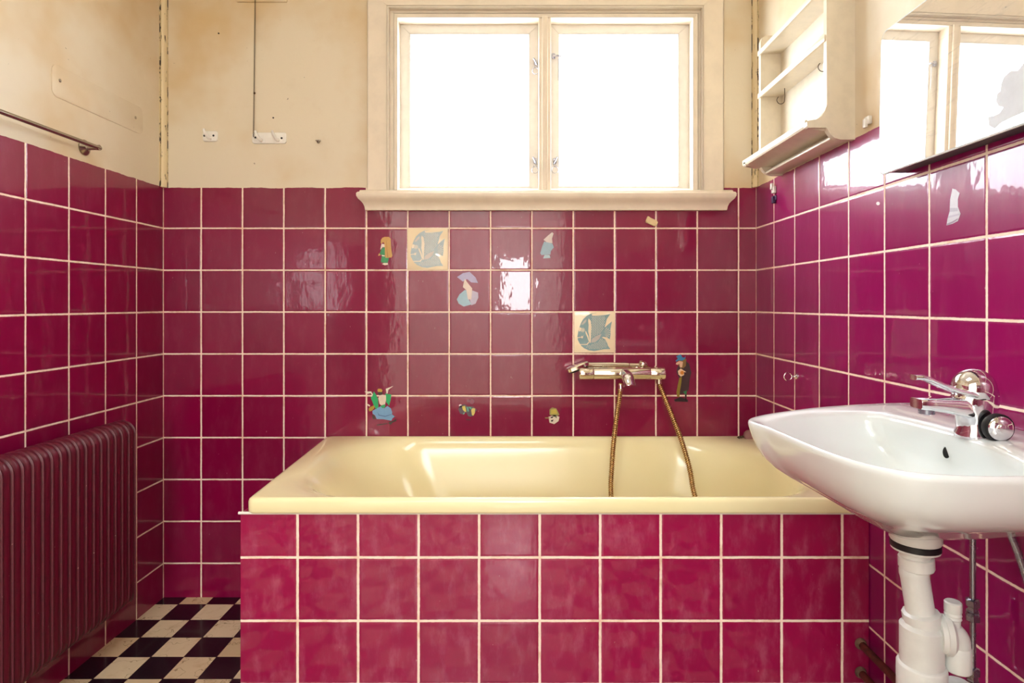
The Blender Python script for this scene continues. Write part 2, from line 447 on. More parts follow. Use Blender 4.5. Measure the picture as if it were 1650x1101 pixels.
sashL = sash(643, 870, 661, 852); sashR = sash(885, 1112, 901, 1093)
def latch(px, py, sx, par, peg=False):
    m = MB(); c = P(px, py, YS - .004)
    m.box(c.x - .006, c.x + .006, YS - .005, YS + .001, c.z - .008, c.z + .012, .002)
    if peg:
        m.tube([c + Vector((0, -.004, 0)), c + Vector((.014, -.012, -.002)), c + Vector((.028, -.012, -.004))], [.0045, .003, .0025], 8)
        m.tube([c + Vector((.016, -.004, -.01)), c + Vector((.016, -.004, -.09))], .0008, 6)
    else:
        m.tube([c + Vector((-.007 * sx, -.004, .014)), c + Vector((0, -.012, 0)), c + Vector((.006 * sx, -.006, -.012))], [.003, .0035, .002], 8)
        m.torus(c + Vector((0, -.01, -.034)), .012, .0011, (0, 1, 0), 18, 6)
        m.tube([c + Vector((-.006, -.01, -.023)), c + Vector((0, -.011, -.008)), c + Vector((.006, -.01, -.023))], .0011, 6)
    m.build('latch', M['steel'], par)
latch(863, 101, 1, sashL); latch(862, 260, 1, sashL); latch(894, 260, -1, sashR); latch(892, 91, 1, sashR, True)
# sill: moulding with returned ends
prof = [(-.06, 1.4745), (.012, 1.4665), (.034, 1.4625), (.037, 1.460), (.037, 1.4565), (.043, 1.4545), (.0465, 1.449), (.046, 1.440), (.041, 1.431), (.033, 1.4235), (.027, 1.416), (.023, 1.406), (.021, 1.3935), (.0, 1.3935)]
sx0, sx1 = -.541, .709
rings = []
for off, z in prof:
    e = max(off, 0)
    rings.append([(sx0 - e, WB - off, z), (sx1 + e, WB - off, z), (sx1 + e, WB + (.06 if off < 0 else -.001), z), (sx0 - e, WB + (.06 if off < 0 else -.001), z)])
rings[0] = [(-.5, WB - .0, 1.4745), (.66, WB - .0, 1.4745), (.66, WB + .06, 1.4745), (-.5, WB + .06, 1.4745)]
m = MB(); m.loft(rings); m.build('window_sill', M['wood'], win, smooth=35)

# ------------------------------------------------------------------ bathtub
XA, XB = -.684, XR
ZP = .551
pan = MB().box(XA, XB - .001, PY, PY + .05, .0, ZP, .0015)
pan.mat(1).box(XA, XA + .05, PY + .05, WB - .001, 0, ZP)
tag(pan.build('tiled_surround', [M['tile_panel'], M['tile_panel_end']], smooth=0),
    'magenta tiled front panel boxed in below the yellow bathtub', 'bath surround')
m = MB().tube([(XA - .003, PY - .002, ZP + .001), (XB - .002, PY - .002, ZP + .001)], .0035, 8)
tag(m.build('sealant_bead', M['white']), 'white sealant line between the bathtub lip and the magenta tiled panel', 'sealant')

FL, FR, BR, BL = Vector((-.6645, 1.434, .5895)), Vector((.8405, 1.434, .5895)), Vector((.8405, 2.1485, .5825)), Vector((-.706, 2.1485, .5825))
def quad(u, v, dz):
    a = FL.lerp(FR, (u + 1) / 2); c = BL.lerp(BR, (u + 1) / 2); p = a.lerp(c, (v + 1) / 2)
    return Vector((p.x, p.y, p.z + dz))
LX, LY = .762, .357      # half sizes in metres, for turning metres into u, v
def tubring(x0, x1, y0, y1, r, dz, n=10):
    hx, hy = (x1 - x0) / 2, (y1 - y0) / 2; cx, cy = (x0 + x1) / 2, (y0 + y1) / 2
    return [quad((cx + a) / LX, (cy + c) / LY, dz) for a, c in rrect(hx, hy, min(r, hx, hy), n)]
def inner(ins_l, ins_r, ins_f, ins_b, r, dz): return tubring(-LX + ins_l, LX - ins_r, -LY + ins_f, LY - ins_b, r, dz)
rings = [inner(.03, .004, .03, .004, .012, -.0385), inner(.012, .002, .012, .002, .016, -.0385), inner(.003, 0, .003, 0, .016, -.0365), inner(0, 0, 0, 0, .016, -.032),
         inner(0, 0, .0, 0, .016, -.009), inner(.002, .001, .002, .001, .016, -.003), inner(.007, .004, .007, .004, .018, 0), inner(.014, .010, .012, .007, .04, .0003),
         inner(.030, .024, .018, .010, .15, -.0008), inner(.044, .036, .023, .013, .20, -.003), inner(.056, .046, .028, .017, .23, -.008), inner(.068, .054, .033, .022, .25, -.016),
         inner(.081, .061, .037, .028, .26, -.029), inner(.097, .067, .041, .034, .265, -.048), inner(.142, .082, .052, .052, .265, -.11), inner(.208, .105, .066, .078, .25, -.21), inner(.27, .14, .092, .108, .22, -.31),
         inner(.33, .19, .13, .145, .18, -.362), inner(.42, .28, .20, .21, .12, -.382), inner(.6, .5, .30, .31, .04, -.386)]
m = MB(); m.loft(rings, cap0=False)
tub = m.build('bathtub', M['bath'], smooth=60)
tag(tub, 'pale yellow enamel bathtub set into the magenta tiled panel under the window', 'bathtub')
# plug chain
m = MB(); c0 = P(1181, 703, 2.10)
pts = [(-.0, 0, 0), (.02, .004, .003), (.03, .018, .012), (.038, .006, .004), (.05, .012, .016), (.058, -.008, .003), (.07, .0, .004), (.085, -.008, .004), (.10, -.004, .004)]
path = cat_rom([Vector((.762, 2.105, .587)) + Vector(p) for p in pts], 5)
for i, p in enumerate(path[:-1]):
    d = (path[i + 1] - p).normalized(); s = Vector((0, 0, 1)) if i % 2 else Vector((0, 1, 0))
    ax = d.cross(s); m.torus(p, .0042, .0012, ax if ax.length > .01 else (0, 0, 1), 8, 5)
ch = tag(m.build('bath_plug_chain', M['chain']), 'dark plug chain heaped on the back rim of the yellow bathtub', 'chain')
m = MB(); m.lathe([(.006, 0), (.019, .001), (.021, .005), (.018, .011), (.008, .013)], P(1207, 703, 2.11), (0, -1, .35), 20)
tag(m.build('bath_plug', M['plug']), 'dull pink round bath plug leaning at the rear corner of the bathtub', 'plug')

# ------------------------------------------------------------------ thermostatic mixer and shower
YM = 2.078
zc = wz(602, YM); xa, xb = wx(933, YM), wx(1071, YM)
mix = thing('shower_mixer', ((xa + xb) / 2, WB, zc - .03), 'chrome bar shower mixer on the magenta tiles above the bathtub', 'shower mixer')
m = MB(); r = .0215
m.lathe([(r * .95, 0), (r, .002), (r, .197), (r * .95, .199)], (xa + .050, YM, zc), (1, 0, 0), 32)
m.build('body', M['chromew'], mix)
m = MB(); m.lathe([(r * .88, 0), (r * .97, .002), (r * 1.02, .006), (r * 1.02, .046), (r * .95, .049)], (xa, YM, zc), (1, 0, 0), 32)
m.build('knob', M['chromew'], mix)
m = MB(); m.lathe([(r * .95, 0), (r * 1.02, .002), (r * 1.02, .047), (r * .97, .051), (r * .85, .052)], (xb - .052, YM, zc), (1, 0, 0), 32)
kn = m.build('knob', M['chromew'], mix)
m = MB(); c = P(1056, 591.5, YM); m.lathe([(.004, 0), (.004, .004), (.003, .005)], (c.x, YM, zc + r), (0, 0, 1), 10); m.build('button', M['chromew'], kn)
for px in (975, 1035):
    m = MB(); x = wx(px, YM); m.lathe([(.027, 0), (.028, .004), (.02, .012), (.014, .014), (.014, WB - YM)], (x, WB, zc), (0, -1, 0), 20); m.build('inlet', M['chromew'], mix)
m = MB(); xs = wx(1006, YM)
m.tube(cat_rom([(xs, YM, zc), (xs + .001, YM - .03, zc - .001), (xs + .003, YM - .058, zc - .012), (xs + .006, YM - .072, zc - .036)], 5),
       [(.018, .019)] * 5 + [(.0175, .021)] * 5 + [(.017, .021)] * 5 + [(.0165, .02)], 20)
m.build('spout', M['chrome'], mix)
m = MB(); m.lathe([(.011, 0), (.011, -.016), (.009, -.017)], (wx(1062, YM), YM, zc - r + .002)); m.build('outlet', M['chromew'], mix)
# hand shower lying along the top of the bar
YH = 2.105
hs = thing('hand_shower', P(980, 588, YH), 'chrome hand shower lying along the top of the bar mixer', 'hand shower')
m = MB(); m.tube([P(938, 588, YH), P(948, 588, YH), P(990, 588, YH), P(1013, 588.3, YH)], [.008, .0088, .009, .0085], 16)
m.tube([P(1014, 588.3, YH), P(1036, 588.5, YH)], [.0072, .0068], 16); m.build('handle', M['chromew'], hs)
m = MB(); a, c = P(913.5, 598, YH), P(948, 585, YH); d = (c - a).normalized(); up = Vector((-d.z, 0, d.x))
rr = rrect((c - a).length / 2, .036, .018, 6); mid = (a + c) / 2
def hring(sc, h): return [mid + d * (u * sc) + Vector((0, 1, 0)) * (v * sc) + up * h for u, v in rr]
m.loft([hring(.9, -.006), hring(1, -.004), hring(1, .006), hring(.92, .009)]); sh = m.build('shower_head', M['chromew'], hs)
m = MB(); m.loft([hring(.8, -.011), hring(.84, -.006)]); m.build('spray_face', M['black'], sh)
m = MB(); m.lathe([(.006, .004), (.0135, .002), (.016, -.004), (.015, -.014), (.008, -.022)], P(1037, 584, YH), (.35, -.2, 1), 20)
tag(m.build('shower_cradle', M['chromew']), 'rounded chrome cradle behind the bar mixer holding the hand shower handle', 'shower holder')
# hose
p = [P(1036, 592, 2.115), P(1048, 596, 2.115), P(1059, 610, 2.10), P(1066, 628, 2.085), P(1082, 668, 2.06), P(1098, 710, 2.035), P(1111, 755, 2.005), P(1119, 797, 1.98),
     Vector((.600, 1.94, .33)), Vector((.585, 1.89, .262)), Vector((.48, 1.83, .228)), Vector((.36, 1.86, .24)), Vector((.302, 1.93, .31)),
     P(984.5, 797, 1.98), P(986, 750, 2.01), P(989, 710, 2.035), P(994, 668, 2.05), P(998, 640, 2.06), P(1000, 618, 2.07)]
path = cat_rom(p, 10)
acc = [0]
for a, c in zip(path, path[1:]): acc.append(acc[-1] + (c - a).length)
def at_len(s):
    for i in range(len(acc) - 1):
        if acc[i + 1] >= s: 
            return path[i].lerp(path[i + 1], (s - acc[i]) / max(1e-9, acc[i + 1] - acc[i]))
    return path[-1]
N = int(acc[-1] / .00215); pp = [at_len(acc[-1] * i / N) for i in range(N + 1)]
rs = [(.0066, .0066) if i % 3 == 0 else (.0092, .0092) for i in range(N + 1)]
m = MB(); m.tube(pp, rs, 10)
hose = m.build('shower_hose', M['hose'], smooth=60)
tag(hose, 'ribbed brassy metal shower hose looping from the bar mixer down into the bathtub', 'hose')
m = MB(); m.lathe([(.0095, 0), (.0095, .02), (.008, .024)], P(1000, 630, 2.066), (0, 0, 1), 14); m.build('coupling', M['chromew'], hose)

# ------------------------------------------------------------------ radiator
RX0, RX1, RZ0, RZ1 = -1.268, -1.182, .140, .702
rad = thing('radiator', ((RX0 + RX1) / 2, 1.45, 0), 'maroon painted ribbed column radiator hung low on the left tiled wall', 'radiator')
hx, hz = (RX1 - RX0) / 2, (RZ1 - RZ0) / 2; cx, cz = (RX0 + RX1) / 2, (RZ0 + RZ1) / 2
def sect(m, y0, pit):
    prof = [(0, .0004), (.0005, .0012), (.0014, .0012), (.0022, -.0005), (.0042, -.0032), (.0070, -.0008), (.0105, .0004), (.0146, .0004), (.0182, -.0008), (.0212, -.0032), (.0238, -.0012), (.0262, .0002)]
    k = pit / .0262; rings = []
    rings.append([(cx + a, y0, cz + c) for a, c in rrect(hx - .012, hz - .012, .03, 7)])
    for t, g in prof:
        rings.append([(cx + a, y0 - t * k, cz + c) for a, c in rrect(hx + g, hz + g, .041 + g, 7)])
    rings.append([(cx + a, y0 - pit, cz + c) for a, c in rrect(hx - .012, hz - .012, .03, 7)])
    m.loft(rings)
pit = .0292; y = 1.823
me0 = None
for i in range(26):
    if me0 is None:
        m = MB(); sect(m, y, pit); o0 = m.build('section', M['rad'], rad, smooth=35); me0 = o0
    else:
        o = me0.copy(); COL.objects.link(o); o.parent = rad; o.location = me0.location + Vector((0, -pit * i, 0))
for yy in (1.72, 1.15):
    for za in (.60, .18):
        m = MB().box(XL - .002, RX0 + .02, yy - .012, yy + .012, za, za + .03, .003); m.build('wall_bracket', M['rad'], rad)

# ------------------------------------------------------------------ left wall fittings
rail = thing('towel_rail', (XL, 1.45, 1.50), 'tarnished metal towel rail on the cream left wall just above the tiles', 'towel rail')
ZT = 1.519
m = MB(); m.tube([(-1.251, 1.766, ZT), (-1.251, 1.16, ZT)], .0062, 16); m.build('rail', M['nickel'], rail)
for yy in (1.7575, 1.17):
    m = MB(); m.lathe([(.022, 0), (.023, .004), (.017, .009), (.010, .013), (.0075, .02), (.0075, .038), (.008, .047)], (XL, yy, ZT), (1, 0, 0), 22); m.build('post', M['nickel'], rail)
m = MB(); rings = []
for sc, h in ((.0, -.001), (.0, .0016), (.004, .0032)):
    rings.append([(XL + h, 1.832 + a, 1.677 + c) for a, c in rrect(.195 - sc, .045 - sc, .02 - sc * .5, 6)])
m.loft(rings); o = m.build('painted_over_board', M['paint'], smooth=50)
tag(o, 'flat board with rounded corners painted into the cream left wall above the towel rail', 'board')
for yy, zz in ((1.663, 1.681), (1.988, 1.679)):
    m = MB(); m.lathe([(.005, 0), (.005, .002), (.002, .004)], (XL + .002, yy, zz), (1, 0, 0), 10); m.build('screw', M['nickel'], o)

# ------------------------------------------------------------------ back wall fittings
def coat_hook(px0, px1, py0, py1, tongues, holes, label):
    Y = WB; x0, x1 = wx(px0), wx(px1); z0, z1 = wz(py1), wz(py0); c = Vector(((x0 + x1) / 2, Y, (z0 + z1) / 2))
    h = thing('coat_hook', (c.x, WB, z0), label, 'hook', None)
    m = MB(); R = []
    for g, d in ((0, -.001), (0, .003), (.0012, .0055), (.004, .0065)):
        R.append([(c.x + a, Y - d, c.z + b_) for a, b_ in rrect((x1 - x0) / 2 - g, (z1 - z0) / 2 - g, .009 - g, 5)])
    m.loft(R); pl = m.build('plate', M['white'], h)
    for tx, ty in tongues:
        q = P(tx, ty, Y); m = MB()
        m.tube(cat_rom([q + Vector((.006, -.005, -.010)), q + Vector((.004, -.013, -.011)), q + Vector((-.001, -.022, -.003)), q + Vector((-.006, -.027, .010)), q + Vector((-.007, -.027, .018))], 4),
               [(.006, .0055)] * 4 + [(.0052, .005)] * 8 + [(.0045, .0042)] * 4 + [(.003, .003)], 12)
        m.build('prong', M['white'], h)
    for tx, ty in holes:
        q = P(tx, ty, Y); m = MB(); m.lathe([(.0038, 0), (.0038, .001), (.0015, .0016)], (q.x, Y - .0062, q.z), (0, -1, 0), 10); m.build('screw', M['dark'], pl)
coat_hook(327.5, 351.5, 211.5, 228.5, [(338, 219)], [(330.8, 219.6), (345.5, 219.4)], 'small white single-prong wall hook on the cream wall nearest the left corner')
coat_hook(407, 462, 214, 232, [(420, 222), (447, 222)], [(413, 222.5), (455, 223.5)], 'white double-prong wall hook plate on the cream wall left of the window')
m = MB(); c = P(513.5, 229, WB)
m.lathe([(.003, .0), (.0055, .004), (.0075, .008)], (c.x, WB - .004, c.z - .006), (0, 0, 1), 12)
m.box(c.x - .009, c.x + .009, WB - .010, WB, c.z + .002, c.z + .0055, .001)
tag(m.build('broken_wall_plug', M['nickel']), 'brown broken plug stub in the cream wall between the hooks and the window', 'wall plug')
m = MB(); m.box(wx(382), wx(463), WB - .006, WB + .001, wz(4), wz(4) + .16, .002)
tag(m.build('vent_cover', M['paint']), 'painted cream cover plate at the top of the wall above the double hook', 'vent cover')
m = MB(); z = wz(-8); i = 0; xk = wx(411, 2.14)
zk = wz(150, 2.14); ze = wz(221, 2.14)
while z > ze:
    x = xk + (wx(408.3, 2.14) - xk) * (wz(-8) - z) / (wz(-8) - ze)
    m.torus((x, 2.141, z), .0024, .0006, (1, 0, 0) if i % 2 else (0, 1, 0), 8, 5, sx=1.0)
    z -= .0038; i += 1
m.ball((wx(409.8, 2.14), 2.141, zk), .004, .004, .004, 10, 8)
tag(m.build('pull_chain', M['chain']), 'thin dark pull chain hanging from the wall top to the double hook', 'chain')
for px, py, l in ((352.5, 54, 'tiny dark nail in the cream wall high above the single hook'), (440.5, 190, 'tiny dark nail in the cream wall just above the double hook')):
    m = MB(); c = P(px, py, WB); m.lathe([(.0028, -.003), (.0028, .002), (.001, .003)], (c.x, WB, c.z), (0, -1, 0), 8); tag(m.build('nail', M['dark']), l, 'nail')
# adhesive hook left on the tiles under the sill
def rot_box(m, c, w, h, d, ang, bev=.001):
    t = bmesh.new(); bmesh.ops.create_cube(t, size=1)
    for v in t.verts: v.co = Vector((v.co.x * w, v.co.y * d, v.co.z * h))
    bmesh.ops.bevel(t, geom=t.edges[:], offset=bev, segments=2, affect='EDGES')
    m.join(t, Matrix.Translation(c) @ Matrix.Rotation(ang, 4, 'Y'))
ah = MB(); c = P(1049, 357.5, WB); c.y = WB - .004
rot_box(ah, c, .036, .022, .010, math.radians(24)); rot_box(ah, c + Vector((-.014, -.004, .008)), .009, .020, .010, math.radians(24)); rot_box(ah, c + Vector((.017, -.003, -.009)), .006, .018, .008, math.radians(24))
ah = ah.build('adhesive_hook', flat(226, 200, 150)); tag(ah, 'small yellowed plastic adhesive hook stuck crooked on the tiles under the window sill', 'hook')

# ------------------------------------------------------------------ stickers and printed tiles
def inpoly(x, y, poly):
    r = False; j = len(poly) - 1
    for i in range(len(poly)):
        if (poly[i][1] > y) != (poly[j][1] > y) and x < (poly[j][0] - poly[i][0]) * (y - poly[i][1]) / (poly[j][1] - poly[i][1]) + poly[i][0]: r = not r
        j = i
    return r
def circ(x, y, r, n=16, ry=None): return [(x + r * math.cos(2 * PI * k / n), y + (ry or r) * math.sin(2 * PI * k / n)) for k in range(n)]
def decal(name, layers, ox, oy, sc, Y, parent=None, h0=.0004, wall='back', smooth_poly=True):
    """layers: (colour, polygon in crop pixels, level); each is a thin printed film standing a hair proud of the one below"""
    mats = []; m = MB()
    for col, poly, lev in layers:
        mt = flat(*col)
        if mt not in mats: mats.append(mt)
        m.mi = mats.index(mt)
        pts = []
        for x, y in poly:
            px, py = ox + x / sc, oy + y / sc
            if wall == 'back': q = P(px, py, Y)
            else:
                yy = XR * F / (px - VX); q = Vector((XR, yy, CZ + (VY - py) * yy / F))
            pts.append(q)
        d = h0 + .0002 * lev + .001; e = Vector((0, .001, 0)) if wall == 'back' else Vector((.001, 0, 0))
        m.prism([p + e for p in pts], (0, -d, 0) if wall == 'back' else (-d, 0, 0))
    return m.build(name, mats, parent, smooth=0)
FB = [(745, 172), (640, 188), (550, 235), (480, 300), (435, 380), (405, 460), (380, 560), (365, 640), (372, 710), (405, 775), (440, 830), (500, 880), (590, 920), (700, 935), (800, 915), (900, 897), (1020, 895), (975, 830), (950, 760), (915, 700), (850, 662), (880, 650), (940, 662), (1010, 700), (1025, 600), (1022, 500), (1050, 345), (980, 400), (925, 455), (905, 460), (930, 380), (950, 300), (1020, 195), (930, 215), (800, 222), (680, 220), (640, 215)]
def fish_layers(blue, crm, mid):
    L = [(blue, FB, 0)]
    L += [(crm, [(590, 285), (628, 330), (645, 450), (637, 600), (628, 770), (606, 770), (600, 640), (580, 540), (588, 420), (578, 330)], 1),
          (crm, [(415, 797), (550, 793), (590, 748), (602, 760), (562, 812), (428, 812)], 1),
          (crm, [(523, 530), (540, 545), (585, 640), (606, 745), (592, 745), (558, 650), (528, 580)], 1),
          (crm, [(405, 462), (440, 468), (448, 500), (430, 535), (400, 548), (392, 520)], 1),
          (crm, [(366, 662), (440, 652), (446, 630), (468, 640), (492, 622), (474, 655), (478, 675), (450, 682), (438, 666), (366, 676)], 1),
          (mid, [(445, 395), (500, 330), (545, 300), (540, 350), (480, 408), (448, 412)], 1),
          (mid, [(640, 740), (655, 690), (740, 635), (845, 590), (800, 690), (720, 755), (640, 772)], 1),
          (crm, circ(472, 516, 42), 2), (blue, circ(472, 516, 34), 3), (crm, circ(472, 516, 24), 4), (blue, circ(472, 516, 10), 5),
          (crm, [(640, 195), (745, 176), (700, 190), (660, 205)], 1), (crm, [(650, 215), (800, 228), (930, 222), (800, 236), (660, 230)], 1)]
    for i in range(7):
        a = math.radians(-58 + i * 17); x0, y0 = 880 + 25 * math.cos(a), 585 + 25 * math.sin(a); ln = 150 - 8 * abs(i - 2)
        x1, y1 = 880 + ln * math.cos(a), 585 + ln * math.sin(a); nx, ny = -math.sin(a) * 5, math.cos(a) * 5
        L.append((crm, [(x0, y0), (x1 + nx, y1 + ny), (x1 - nx, y1 - ny)], 1))
    up = [(655, 250), (920, 245), (890, 480), (820, 590), (740, 620), (655, 670)]; lo = [(840, 690), (920, 720), (950, 850), (800, 895), (600, 890), (520, 850), (640, 800), (760, 760)]
    j = 0; yy = 255
    while yy < 900:
        x = 520 + (j % 2) * 17
        while x < 960:
            if inpoly(x, yy, up) or inpoly(x, yy, lo): L.append((crm, [(x - 6, yy + 9), (x - 1, yy - 10), (x + 7, yy - 6), (x + 2, yy + 10)], 1))
            x += 34
        yy += 25; j += 1
    return L
def fish_tile(x0, y0, x1, y1, cols, label):
    a, c = P(x0, y1, WB), P(x1, y0, WB)
    ft = thing('fish_tile', ((a.x + c.x) / 2, WB, a.z), label, 'tile', None)
    m = MB(); m.box(a.x, c.x, WB - .0022, WB + .002, a.z, c.z, .0012)
    m.build('tile_body', enamel('cream_tile_glaze', rgb(244, 226, 192), .12, 20, rgb(236, 208, 170), .4), ft)
    # the print keeps its place inside the tile
    sc = 12.233; tw = (1115 - 300) / sc; k = (x1 - x0) / tw
    decal('fish_print', fish_layers(*cols), x0 - 300 / sc * k, y0 - 140 / sc * k, sc / k, WB, ft, h0=.0024)
fish_tile(925, 501.5, 991, 568.5, ((132, 162, 164), (240, 222, 190), (190, 186, 176)), 'cream tile printed with a blue-grey fish, just above the bar mixer')
fish_tile(656.5, 368, 722, 435, ((176, 192, 196), (244, 228, 204), (214, 204, 196)), 'cream tile printed with a faded blue fish, under the left of the window sill')
W_ = (238, 225, 208); GR = (58, 150, 92); HAIR = (206, 160, 84); DK = (58, 42, 40)
def sticker(layers, ox, oy, sc, label, wall='back', nm='sticker'):
    o = decal(nm, layers, ox, oy, sc, WB, None, wall=wall)
    return tag(o, label, 'sticker', None)
# worn wall stickers: plain simplified figures
sticker([(GR, [(395, 500), (440, 495), (450, 680), (380, 690), (325, 650), (345, 570)], 0), (GR, [(370, 700), (540, 735), (530, 790), (505, 862), (420, 860), (365, 855), (350, 820)], 1),
         (W_, [(365, 410), (440, 420), (440, 490), (385, 490), (350, 545), (335, 545), (350, 470)], 1), (W_, [(365, 672), (445, 690), (440, 708), (375, 702)], 2),
         (W_, [(380, 890), (420, 865), (510, 865), (515, 905), (440, 918)], 1), (HAIR, [(280, 695), (310, 625), (325, 660), (350, 680)], 0),
         (HAIR, [(345, 400), (350, 320), (385, 270), (440, 248), (540, 250), (578, 290), (585, 420), (600, 580), (620, 690), (600, 735), (460, 745), (445, 690), (440, 500), (430, 400), (400, 370), (365, 410)], 2),
         ((170, 118, 60), [(470, 330), (478, 330), (520, 725), (505, 728)], 3)], 590, 365, 14.68,
        'small sticker of a long-haired figure in green, left of the faded fish tile')
sticker([((120, 165, 205), [(330, 590), (420, 545), (480, 590), (540, 540), (610, 590), (635, 670), (630, 705), (685, 750), (640, 790), (620, 835), (470, 805), (330, 800), (300, 730), (250, 695), (245, 640)], 0),
         ((34, 172, 104), [(275, 255), (325, 330), (355, 400), (365, 560), (320, 610), (270, 520), (215, 380), (245, 345)], 1), ((34, 172, 104), [(500, 300), (620, 318), (605, 420), (575, 540), (520, 470), (515, 380)], 1),
         ((34, 172, 104), [(400, 545), (500, 510), (490, 570), (450, 590)], 2), ((232, 214, 196), [(385, 340), (440, 320), (515, 330), (515, 430), (495, 510), (420, 530), (385, 500), (362, 390)], 2),
         (DK, [(345, 290), (390, 265), (450, 275), (445, 315), (385, 335), (370, 320)], 3), ((196, 160, 60), [(345, 230), (360, 205), (420, 205), (445, 235), (430, 268), (355, 265)], 3),
         (W_, [(90, 260), (220, 256), (260, 320), (245, 335), (210, 290), (150, 305), (130, 280)], 1), (W_, [(510, 205), (660, 148), (560, 225), (545, 295), (525, 300)], 1),
         ((176, 146, 50), [(300, 520), (280, 590), (230, 640), (185, 650), (170, 600), (200, 565)], 0), (W_, [(150, 500), (200, 530), (190, 558), (150, 530)], 0),
         (DK, [(245, 710), (290, 730), (320, 800), (250, 798)], 1), (DK, [(565, 860), (640, 840), (715, 800), (720, 840), (640, 870), (610, 915), (570, 895)], 1), (DK, [(330, 910), (540, 880), (540, 895), (340, 930)], 1),
         ((70, 100, 150), [(340, 650), (380, 720), (500, 740), (620, 705), (622, 715), (500, 754), (370, 732)], 2)], 580, 610, 12.23,
        'sticker of a dancing figure in green sleeves and blue skirt, low near the bathtub')
sticker([((92, 78, 92), [(340, 300), (400, 280), (470, 330), (640, 350), (740, 440), (700, 480), (640, 600), (560, 620), (500, 600), (440, 500), (360, 560), (280, 540), (230, 420), (260, 330)], 0),
         ((214, 196, 96), [(330, 340), (410, 320), (430, 400), (445, 490), (400, 480), (350, 430)], 1), ((214, 196, 110), [(580, 440), (620, 385), (690, 400), (680, 520), (640, 590), (600, 580)], 1),
         ((90, 170, 150), [(450, 350), (500, 370), (520, 480), (480, 480)], 1), ((90, 170, 150), [(500, 360), (570, 360), (610, 410), (570, 420)], 1), ((90, 170, 150), [(360, 530), (410, 490), (390, 550), (360, 560)], 1),
         ((120, 90, 110), circ(500, 190, 40), 0), ((140, 84, 104), circ(500, 190, 30), 1), ((130, 92, 112), circ(600, 210, 66), 0), ((150, 84, 106), circ(600, 210, 54), 1), (DK, [(440, 690), (560, 695), (560, 720), (445, 715)], 0)],
        725, 635, 16.94, 'worn sticker of a winged bug in yellow and green, low above the bathtub')
sticker([((150, 140, 76), [(150, 590), (175, 570), (215, 580), (245, 640), (200, 660), (150, 640)], 0), ((222, 210, 190), [(140, 660), (200, 640), (245, 660), (235, 700), (195, 728), (150, 715)], 0), ((190, 170, 70), [(165, 590), (210, 585), (225, 630), (160, 635)], 1),
         (DK, [(160, 660), (185, 655), (180, 672), (162, 672)], 2), (DK, [(165, 690), (188, 685), (180, 705), (164, 704)], 2), (DK, [(205, 660), (220, 655), (215, 675)], 2), ((150, 140, 76), [(105, 665), (150, 665), (150, 675), (112, 675)], 0)],
        860, 560, 5.893, 'torn yellow and white sticker scrap low on the tiles left of the hose')
sticker([((62, 40, 44), [(190, 330), (330, 240), (390, 290), (430, 450), (400, 560), (380, 760), (340, 800), (245, 830), (170, 840), (180, 700), (210, 540), (165, 440), (175, 380)], 0),
         ((60, 132, 176), [(145, 240), (190, 200), (160, 160), (240, 120), (265, 170), (300, 185), (325, 155), (322, 200), (270, 235), (200, 230), (165, 255)], 2), ((128, 96, 48), [(205, 210), (270, 175), (340, 210), (330, 330), (285, 370), (240, 365), (205, 330)], 1),
         ((222, 178, 146), [(160, 275), (215, 240), (280, 255), (265, 350), (230, 360), (215, 290), (185, 310), (155, 300)], 3), ((228, 196, 160), [(190, 420), (240, 375), (340, 440), (300, 440), (300, 490), (245, 518), (200, 480)], 1), ((206, 128, 44), circ(265, 450, 34), 2),
         ((142, 122, 38), [(215, 540), (260, 520), (250, 640), (225, 780), (220, 880), (175, 880), (165, 800), (190, 660)], 1), ((44, 120, 70), [(285, 790), (345, 765), (345, 830), (315, 838)], 1), ((46, 28, 34), [(120, 930), (230, 880), (370, 930), (370, 968), (140, 962)], 0), ((46, 28, 34), [(315, 835), (345, 835), (345, 935), (318, 935)], 0)],
        1075, 560, 11.02, 'tall sticker of a figure in blue hat and dark coat, right of the bar mixer')
sticker([((178, 168, 204), [(120, 635), (190, 590), (270, 575), (340, 640), (368, 705), (290, 700), (240, 660), (190, 690)], 0), ((226, 206, 192), [(215, 655), (235, 690), (300, 770), (290, 900), (250, 900), (230, 790), (190, 755), (200, 700)], 1),
         ((160, 192, 206), [(210, 790), (235, 790), (260, 900), (290, 960), (200, 985), (140, 950), (118, 900), (150, 840)], 0), ((186, 176, 198), [(290, 790), (370, 820), (372, 880), (340, 950), (290, 970), (270, 900)], 0)], 720, 360, 7.34,
        'pale faded sticker of a figure under a parasol, right of the faded fish tile')
sticker([((214, 198, 190), [(1245, 105), (1262, 120), (1245, 180), (1250, 235), (1190, 230), (1142, 195), (1190, 150)], 0), ((150, 176, 190), [(1150, 215), (1250, 240), (1265, 285), (1230, 330), (1225, 370), (1120, 375), (1105, 355), (1125, 280)], 1), ((170, 190, 198), [(1155, 375), (1215, 375), (1225, 410), (1140, 415)], 0)],
        720, 360, 7.34, 'small faded sticker in a pointed pale hat, under the middle of the sill')
SIL = (206, 204, 212)
sticker([(SIL, [(240, 440), (275, 450), (320, 490), (300, 560), (300, 640), (330, 720), (300, 800), (240, 830), (175, 848), (185, 780), (210, 690), (215, 560)], 0), ((176, 172, 186), [(215, 655), (300, 655), (300, 690), (212, 700)], 1), ((186, 180, 196), [(195, 745), (320, 715), (320, 735), (190, 770)], 1), ((150, 130, 150), [(180, 830), (240, 805), (300, 770), (300, 785), (245, 822), (182, 845)], 1)],
        1500, 240, 6.88, 'torn silvery sticker remnant on the right tiled wall below the mirror', wall='right')
def dab(px, py, label, wall='back', r=2.6):
    tag(decal('paint_dab', [((232, 214, 220), circ(px, py, r, 10), 0)], 0, 0, 1, WB, None, wall=wall), label, 'spot')
